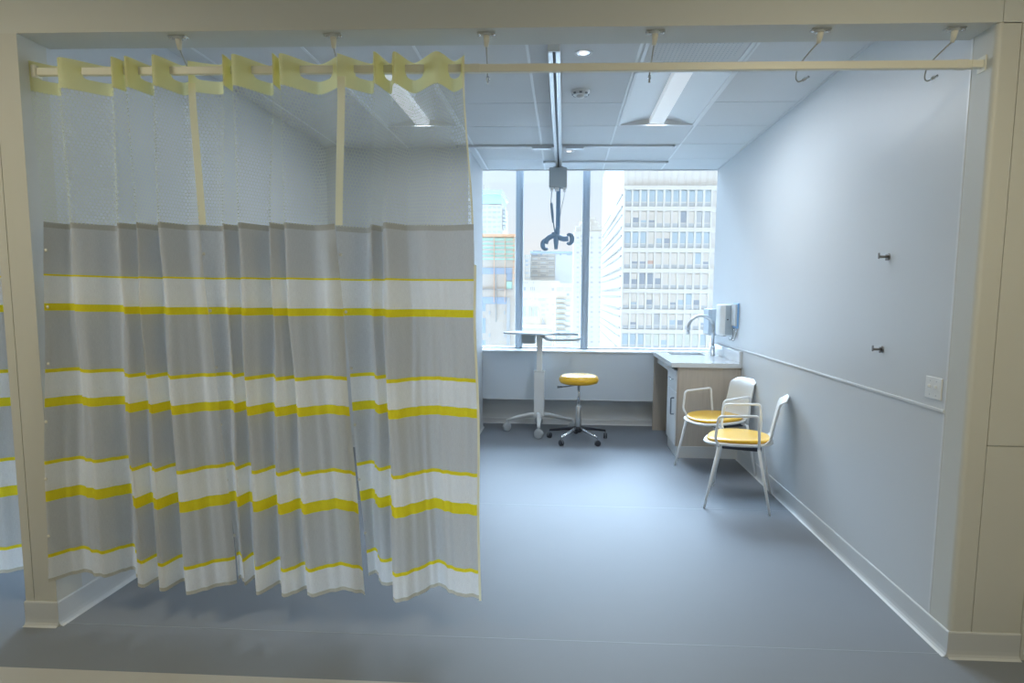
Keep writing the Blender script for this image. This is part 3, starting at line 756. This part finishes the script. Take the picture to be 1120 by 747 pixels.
mt = Matrix.Translation((-.09, -.03, 0)) @ Matrix.Rotation(math.radians(-28), 4, 'Z')
obj('tabletop', prism(NB(), rrect(.52, .34, .05), 1.052, 1.072, mat=mt), m_conv, t, bev=.004)
mt2 = mt @ Matrix.Translation((-.0, .0, 0))
obj('drawer_box', B(-.19, -.045, -.10, .14, .955, 1.050), m_hoist, t, bev=.006)
obj('handle_loop', tube(NB(), fillet([(.02, .10, 1.045), (.36, .16, 1.045), (.425, .13, 1.045), (.42, -.22, 1.02), (.36, -.27, 1.012), (.10, -.30, 1.012), (.02, -.16, 1.045)], .05), .014, 10), m_gframe, t)

# ------------------------------------------------------------------ the city outside
m_fac = M('white_concrete', (.78, .75, .70), .8, noise=.02, nscale=.5)
m_fac2 = M('cream_concrete', (.66, .57, .47), .8, noise=.03, nscale=.3)
m_fac3 = M('grey_cladding', (.62, .62, .61), .8, noise=.03, nscale=.3)
m_cfin = M('cream_fin', (.74, .71, .66), .8); m_far = M('pale_stone', (.66, .605, .54), .8)
w_blue = M('window_blue', (.54, .64, .70), .25); w_cream = M('window_blind', (.78, .73, .66), .5); w_dark = M('window_dark', (.40, .44, .50), .3)  # window tones paled, glare haze put into the colours here and below
w_grey = M('window_grey', (.56, .58, .59), .4); w_green = M('window_green', (.72, .75, .67), .4); w_low = M('window_lower', (.58, .61, .63), .4)
w_red = M('window_red', (.66, .46, .38), .5); w_line = M('window_line', (.46, .44, .43), .6); w_deep = M('deep_opening', (.42, .52, .66), .7)
m_orange = M('orange_steel', (.90, .58, .38), .6); m_net2 = M('green_netting', (.52, .80, .72), .8); m_teal = M('glass_crown', (.50, .70, .82), .3)
GRD = -45.
def px(Y, x, y): return P('Y', Y, x, y)
def bld(name, label, Y, x0, x1, ytop, depth, mat, ztop=None):
    a = px(Y, x0, ytop); b = px(Y, x1, ytop); z = a.z if ztop is None else ztop; cx = (a.x+b.x)/2
    t = thing(name, label, 'building', (cx, Y, GRD)); t['w'] = 0; del t['w']
    obj('wall', B(a.x-cx, b.x-cx, 0, depth, 0, z-GRD), mat, t)
    return t, cx
def quad(t, cx, Y, name, x0, x1, y0, y1, mat, out=.15, th=.3, xr=350):
    a = px(Y, x0, y1); b = px(Y, x1, y0)
    return obj(name, B(a.x-cx, b.x-cx, -out, th, a.z-GRD, b.z-GRD), mat, t)
# 1. white office tower
YT = 100.; cL = px(YT, 680.6, 290).x; cR = px(YT, 790, 290).x; cx = (cL+cR)/2
t = thing('office_building', 'big white office block with rows of blind covered windows', 'building', (cx, YT, GRD))
ztop = px(YT, 700, 120).z; zpar = px(YT, 700, 203.5).z
obj('wall', B(cL-cx, cR-cx, .5, 56, 0, ztop-GRD), m_fac, t)
pitch = (px(YT, 720, 208.2).z-px(YT, 720, 365.5).z)/7
zt0 = px(YT, 720, 208.2).z; wh = px(YT, 720, 208.2).z-px(YT, 720, 225.3).z
xk = lambda k: px(YT, 684.3+8.72*k, 216).x; ww = px(YT, 690.4, 216).x-px(YT, 684.3, 216).x
pat = ['bbbbbbbbbbb', 'chddcccDcgg', 'bbbchhbbbbb', 'cddrcccccBd', 'DhDDHcccccc', 'cdchccdhBhc', 'cdccgchhccd', 'BBBnnhnnnnb']
mats = {'b': w_blue, 'c': w_cream, 'g': w_grey, 'D': w_dark, 'B': w_blue, 'n': w_green}
for r in range(8):
    z1 = zt0-r*pitch-GRD
    for k in range(11):
        ch_ = pat[r][k]; x0 = xk(k)-cx; x1 = x0+ww; zm = z1-wh*.72
        bm = NB(); low = z1-wh
        split = {'h': .45, 'H': .55, 'd': .22, 'r': .3}.get(ch_, 0)
        box(bm, x0, x1, .2, .5, zm+wh*.72*split, z1, mi=0)
        if split: box(bm, x0, x1, .2, .5, zm, zm+wh*.72*split, mi=2)
        box(bm, x0, x1, .2, .5, low, zm-.12, mi=1); box(bm, x0, x1, .15, .5, zm-.12, zm, mi=3)
        obj('window', bm, [mats.get(ch_, w_cream), w_low, w_red if ch_ == 'r' else (w_dark if (r+k) % 3 else w_blue), m_fac], t)
# piers between the windows, spandrels between the floors
bm = NB()
for k in range(12):
    a = xk(k)-cx-(px(YT, 693, 216).x-px(YT, 690.4, 216).x); box(bm, a+.03, xk(k)-cx-.03, -.12, .5, 0, zpar-GRD)
obj('pier', bm, m_fac, t)
bm = NB()
for r in range(-1, 30):
    zb = zt0-(r+1)*pitch-GRD+.06; z2 = zt0-r*pitch-wh-GRD-.06
    if zb < 1 or r == -1: continue
    box(bm, cL-cx, cR-cx, -.06, .5, zb, z2)
box(bm, cL-cx-.1, cR-cx+.1, -.3, .5, zt0-GRD+.1, zpar-GRD)
obj('spandrel', bm, m_fac, t)
for k in range(14):
    a = cL-cx+.5+k*(cR-cL)/14; obj('fin', B(a, a+.32, .40, .5, zpar-GRD, ztop-GRD), m_cfin, t)
for r in range(8):
    z1 = zt0-r*pitch-GRD
    bm = NB(); box(bm, cL-cx-.10, cL-cx, 1.5, 54, z1-wh*.90, z1-wh*.22, mi=1)
    box(bm, cL-cx-.22, cL-cx, 1.5, 54, z1-.10-wh*.2, z1+.02-wh*.0-wh*.12); box(bm, cL-cx-.22, cL-cx, 1.5, 54, z1-wh-.05, z1-wh+.25)
    obj('side_window_band', bm, [w_line, m_fac], t)
# 2. slim white tower behind
YY = 370.
t, cx = bld('slim_tower', 'slim white tower with tiny windows behind the second mullion', YY, 627.6, 662, 253, 40, m_far)
for ys_, (x0, x1, yt) in enumerate(((630, 660, 246), (634.5, 655, 241), (641, 652, 236))):
    a = px(YY, x0, yt); b = px(YY, x1, 256); obj('step', B(a.x-cx, b.x-cx, 3+3*ys_, 30-ys_, b.z-GRD-8-ys_, a.z-GRD), m_far, t)
for r in range(24):
    y = 259+5.42*r
    if y > 384: break
    for x in (630.6, 645.8, 654.6):
        q = quad(t, cx, YY, 'window', x, x+2.7, y, y+2.0, w_grey if (r*7+int(x)) % 3 else w_line)
bm = NB()
for r in range(24):
    a = px(YY, 635.2, 259.5+5.42*r); b = px(YY, 636.6, 257+5.42*r)
    box(bm, a.x-cx, b.x-cx, -.3, .3, a.z-GRD, b.z-GRD)
obj('window_column', bm, w_line, t)  # dashes at window pitch; the edge's shade line is painted in their colour
# 3. gridded block with grey flank
YY = 260.
t, cx = bld('gridded_building', 'pale block with a dark grid of floors and a plain grey end', YY, 580, 626.3, 276.5, 30, m_far)
quad(t, cx, YY, 'flank', 606.5, 626.2, 278, 312, m_fac3, .3)
quad(t, cx, YY, 'roof_edge', 580, 626.5, 275, 277.3, w_deep, .6); quad(t, cx, YY, 'roof_house', 583, 592, 274, 276.5, w_line, .2)
bm = NB()
for y in (280.2, 284.5, 289, 293.5, 298, 302.3):
    a = px(YY, 580.2, y+.6); b = px(YY, 606.5, y); box(bm, a.x-cx, b.x-cx, -.5, .2, a.z-GRD, b.z-GRD)
for x in (580.2, 589.4, 598.3, 607):
    a = px(YY, x, 303); b = px(YY, x+.5, 276.5); box(bm, a.x-cx, b.x-cx, -.5, .2, a.z-GRD, b.z-GRD)
obj('floor_grid', bm, w_line, t)
for (x, y, w_) in ((582, 277.6, 6), (591, 277.6, 2), (612, 277.6, 2), (620, 277.6, 5)): quad(t, cx, YY, 'window', x, x+w_, y, y+1.8, w_dark, .65)
for r, y in enumerate((281.3, 285.7, 290.2, 294.7, 299.2)):
    for x in (582, 591.2, 600): quad(t, cx, YY, 'window', x, x+6, y+1, y+2.4, w_line if (r+int(x)) % 2 else m_fac3, .2)
t, cx = bld('annex_building', 'small dark framed annex left of the gridded block', 255, 573.6, 580.2, 279, 4, m_far)
bm = NB()
for y in (279, 283.6, 288.5, 293.5, 298, 303.5):
    a = px(255, 573.9, y+.8); b = px(255, 580.2, y); box(bm, a.x-cx, b.x-cx, -.4, .2, a.z-GRD, b.z-GRD)
for x in (573.7, 579.6):
    a = px(255, x, 304.3); b = px(255, x+.6, 279); box(bm, a.x-cx, b.x-cx, -.4, .2, a.z-GRD, b.z-GRD)
obj('frame', bm, w_grey, t)
for y in (284.5, 288.7, 297.5): quad(t, cx, 255, 'window', 574.8, 577.6, y, y+2, w_dark)
# 4. cream apartments with balconies
YY = 200.
t, cx = bld('apartment_building', 'cream apartment block with a column of dark balconies', YY, 603, 626.5, 309.5, 25, m_fac2)
quad(t, cx, YY, 'window', 609, 615, 314.5, 318.5, w_grey); quad(t, cx, YY, 'window', 618.5, 624.5, 315, 318.3, w_grey); quad(t, cx, YY, 'window', 599.5+4, 606, 315, 318, w_line)
quad(t, cx, YY, 'window', 620, 622.5, 321, 323.4, w_dark)
for k in range(9):
    y = 327+5.65*k
    o = quad(t, cx, YY, 'balcony', 608, 617.8, y+.6, y+2.6, w_grey, .9); quad(t, cx, YY, 'balcony_slab', 607.6, 618.4, y, y+.7, w_dark, 1.1)
    quad(t, cx, YY, 'window', 618.8, 623.6, y+.8, y+2.4, w_line if k % 2 else w_blue)
# 5. low church like hall with tall arched windows
YY = 170.
t, cx = bld('low_hall', 'cream hall with four tall narrow arched windows', YY, 560, 607, 320, 20, m_fac2)
for i, x in enumerate((572.5, 578.6, 582.3, 586)):
    a = px(YY, x, 346); b = px(YY, x+2, 335); w_ = (b.x-a.x)/2; mx0 = (a.x+b.x)/2-cx; ol = [(-w_, a.z-GRD), (w_, a.z-GRD)] + [(w_*math.cos(q), b.z-GRD-w_+w_*math.sin(q)) for q in [PI*k/8 for k in range(9)]]
    bm = NB(); prism(bm, ol, 0, .4, mat=Matrix.Translation((mx0, .2, 0)) @ Matrix.Rotation(PI/2, 4, 'X')); obj('arched_window', bm, w_blue, t)
for x, y, w_, h_ in ((572.5, 326.3, 4.5, 1.6), (579, 326.3, 1.6, 1), (584.5, 326.3, 1.6, 1), (588.5, 326.8, 8, 2.2), (592, 332.5, 4, 2.6), (592, 338.5, 4, 2.2), (592, 343.4, 4, 1.6), (598, 332.3, 2, 1), (598, 338, 1.8, 2), (604, 332.5, 2, 1.4), (604, 343, 2, 1.4)):
    quad(t, cx, YY, 'window', x, x+w_, y, y+h_, w_grey)
a = px(YY, 594.5, 356); bm = NB()
prism(bm, [(-.6, 0), (.8, 0), (-.3, 2.3)], 0, .4, mat=Matrix.Translation((a.x-cx, 0, a.z-GRD)) @ Matrix.Rotation(PI/2, 4, 'X')); obj('dark_triangle', bm, w_line, t)  # small darker triangle standing out from the hall front
t, cx = bld('low_building', 'low white building with small square windows below the tabletop', 150, 558, 604, 358, 12, m_far)
for x in (573, 576.2, 579.2, 583, 593, 596, 598.5):
    for y in (379.3, 382.2): quad(t, cx, 150, 'window', x, x+1.6, y, y+1.6, w_grey)
# 6. tower with overhanging glass crown
YY = 320.
t, cx = bld('crowned_tower', 'white tower with pale blue glass crown at far left of the window', YY, 512, 549.5, 223, 30, m_far)
quad(t, cx, YY, 'glass_crown', 514, 548.5, 211, 223.5, m_teal, 0, 26); quad(t, cx, YY, 'crown_roof', 510, 550, 208.8, 212.5, w_blue, 3, 30)
quad(t, cx, YY, 'antenna', 529, 529.6, 202, 209, w_line, 0, .5); quad(t, cx, YY, 'antenna', 530.5, 534.5, 206.3, 208.9, w_grey, 0, 2)
for r in range(6):
    y = 226+5.3*r
    for x, w_ in ((526.5, 5.2), (534, 3.2), (539.2, 3.2), (544.4, 3.2)): quad(t, cx, YY, 'window', x, x+w_, y, y+2.1, w_grey if (r+int(x)) % 3 else w_blue)
for k in range(6): quad(t, cx, YY-1, 'balcony', 549.6, 552.2+.4*(k % 2), 226+4.1*k, 229.3+4.1*k, w_grey, .1, 8)
# 7. construction building
YY = 110.
t, cx = bld('unfinished_building', 'building under construction with green netting and orange uprights', YY, 505, 563.6, 257.5, 22, m_far)
quad(t, cx, YY, 'top_beam', 505, 563.8, 256.3, 259, m_orange, .6); quad(t, cx, YY, 'netting', 505, 563.2, 260.5, 284, m_net2, .2)
for y in (263.8, 268, 272.5, 277, 281): quad(t, cx, YY, 'floor_slab', 505, 563.3, y, y+1.5, m_far, .35)
for (x0, x1, y0, y1) in ((505, 560, 293, 299.5), (505, 554, 325, 332), (554.2, 560, 299.6, 307), (505, 531, 332.1, 340), (505, 531, 348, 364), (505, 531, 372, 386)): quad(t, cx, YY, 'opening', x0, x1, y0, y1, w_deep, .15)
quad(t, cx, YY, 'netting', 554.3, 559.8, 308, 316.5, m_net2, .3); quad(t, cx, YY, 'shaft', 554.1, 558, 325.5, 386, w_grey, .2)
for y in (316, ): quad(t, cx, YY, 'ledge', 505, 560.5, y, y+.8, w_line, .4)
for x, y in ((534.5, 340), (551, 340), (534.5, 364.5), (551, 364.5)): quad(t, cx, YY, 'window', x, x+2, y, y+4, w_grey)
for x, y1 in ((540.4, 331), (552.2, 331), (561.8, 312)): quad(t, cx, YY, 'upright', x, x+.7, 259, y1, m_orange, .7, -.4)
quad(t, cx, YY, 'downpipe', 542.3, 542.8, 300, 352, w_grey, .4, 0)
for k in range(8): quad(t, cx, YY, 'scaffold', 561, 563.2, 262+6*k, 262.8+6*k, m_orange, .7)
# 8. lower infill blocks so that no street shows
t, cx = bld('background_building', 'plain pale building low behind the cream hall', 240, 556, 612, 306.5, 15, m_far)
for x in (572, 574, 576, 583): quad(t, cx, 240, 'window', x, x+1, 308.6, 309.6, w_line)
for x in (573, 580, 582, 584): quad(t, cx, 240, 'window', x, x+(2 if x == 573 else .8), 314, 317.6, w_dark if x == 573 else w_line)
struct('ground', B(-900, 900, 30, 1500, GRD-1, GRD), M('city_ground', (.5, .5, .5), .9))

# ------------------------------------------------------------------ sky, sun and lamps
w = bpy.data.worlds.new('sky'); bpy.context.scene.world = w; w.use_nodes = True
N = w.node_tree.nodes; Lk = w.node_tree.links; N.clear()
wo = N.new('ShaderNodeOutputWorld'); bg = N.new('ShaderNodeBackground'); tc = N.new('ShaderNodeTexCoord'); sp = N.new('ShaderNodeSeparateXYZ')
Lk.new(tc.outputs['Generated'], sp.inputs[0])
rp = N.new('ShaderNodeValToRGB'); e = rp.color_ramp.elements
mr = N.new('ShaderNodeMapRange'); mr.inputs[1].default_value = -.05; mr.inputs[2].default_value = 1; Lk.new(sp.outputs[2], mr.inputs[0]); Lk.new(mr.outputs[0], rp.inputs[0])
SKYG = 43.0
e[0].position = 0; e[0].color = (.84, .81, .78, 1); e[1].position = .09; e[1].color = (.90, .87, .85, 1)
for p_, c in ((.18, (.80, .88, .95)), (.28, (.72, .85, 1.0)), (1.0, (.50, .74, 1.0))):
    q = e.new(p_); q.color = (*c, 1)
Lk.new(rp.outputs[0], bg.inputs[0])
# the upper, hazy sky is several times brighter than the band at the horizon
dp = N.new('ShaderNodeVectorMath'); dp.operation = 'DOT_PRODUCT'; dp.inputs[1].default_value = (-.04, .62, .78); Lk.new(tc.outputs['Generated'], dp.inputs[0])
mr2 = N.new('ShaderNodeMapRange'); mr2.interpolation_type = 'SMOOTHSTEP'
mr2.inputs[1].default_value = .80; mr2.inputs[2].default_value = .98; mr2.inputs[3].default_value = 1.12; mr2.inputs[4].default_value = SKYG
Lk.new(dp.outputs['Value'], mr2.inputs[0]); Lk.new(mr2.outputs[0], bg.inputs[1])
Lk.new(bg.outputs[0], wo.inputs[0])
def area(name, loc, rot, sx, sy, power, col, portal=False):
    l = bpy.data.lights.new(name, 'AREA'); l.shape = 'RECTANGLE'; l.size = sx; l.size_y = sy; l.energy = power; l.color = col
    o = bpy.data.objects.new(name, l); C.objects.link(o); o.location = loc; o.rotation_euler = rot
    if portal: l.cycles.is_portal = True
    return o
area('window_portal', (-1.9, 7.22, 2.12), (-PI/2, 0, 0), 8.2, 2.56, 1, (1, 1, 1), True)
sl = bpy.data.lights.new('sun', 'SUN'); sl.energy = .75; sl.angle = .02; sl.color = (1, .96, .9); so = bpy.data.objects.new('sun', sl); C.objects.link(so)
so.rotation_euler = Vector((.35, .75, -.55)).to_track_quat('-Z', 'Y').to_euler()
# corridor luminaires behind the camera
for x, p_ in ((-2.6, 29), (1.2, 28)):
    t = thing('corridor_light', 'flat square corridor ceiling light, ' + ('left' if x < 0 else 'right') + ' one', 'ceiling light', (x, .9, 2.92), 0, 'corridor lights')
    obj('frame', B(-.31, .31, -.31, .31, -.02, 0), m_tbar, t, bev=.003)
    obj('diffuser', B(-.28, .28, -.28, .28, -.024, -.02), emis('diffuser_glow', (1, .93, .80), 1.0), t)
    area('corridor_lamp', (x, .9, 2.885), (0, 0, 0), .56, .56, p_, (1, .90, .65))
# room lamps: light from the recessed fittings
area('room_lamp', (G1+1.5*dG, R0, CZ+.0), (0, 0, 0), .12, 1.1, 24, (.86, .93, 1))
area('room_lamp', (G1-1.5*dG, R0, CZ+.0), (0, 0, 0), .11, 1.1, 9, (.86, .93, 1))

# ------------------------------------------------------------------ camera
cd = bpy.data.cameras.new('camera'); co = bpy.data.objects.new('camera', cd); C.objects.link(co)
Mx = Matrix((( rt.x, up.x, -fw.x, CAM.x), (rt.y, up.y, -fw.y, CAM.y), (rt.z, up.z, -fw.z, CAM.z), (0, 0, 0, 1)))
co.matrix_world = Mx
cd.sensor_fit = 'HORIZONTAL'; cd.sensor_width = 36; cd.lens = F_PX*36/1120
cd.shift_x = (560-CX)/1120; cd.shift_y = (CY-373.5)/1120; cd.clip_end = 3000; cd.clip_start = .05
sc = bpy.context.scene; sc.camera = co
sc.view_settings.view_transform = 'Standard'; sc.view_settings.look = 'None'; sc.view_settings.gamma = 1; sc.view_settings.exposure = 0.0
sc.view_settings.use_curve_mapping = False
sc.cycles.max_bounces = 12; sc.cycles.diffuse_bounces = 7; sc.cycles.transparent_max_bounces = 16
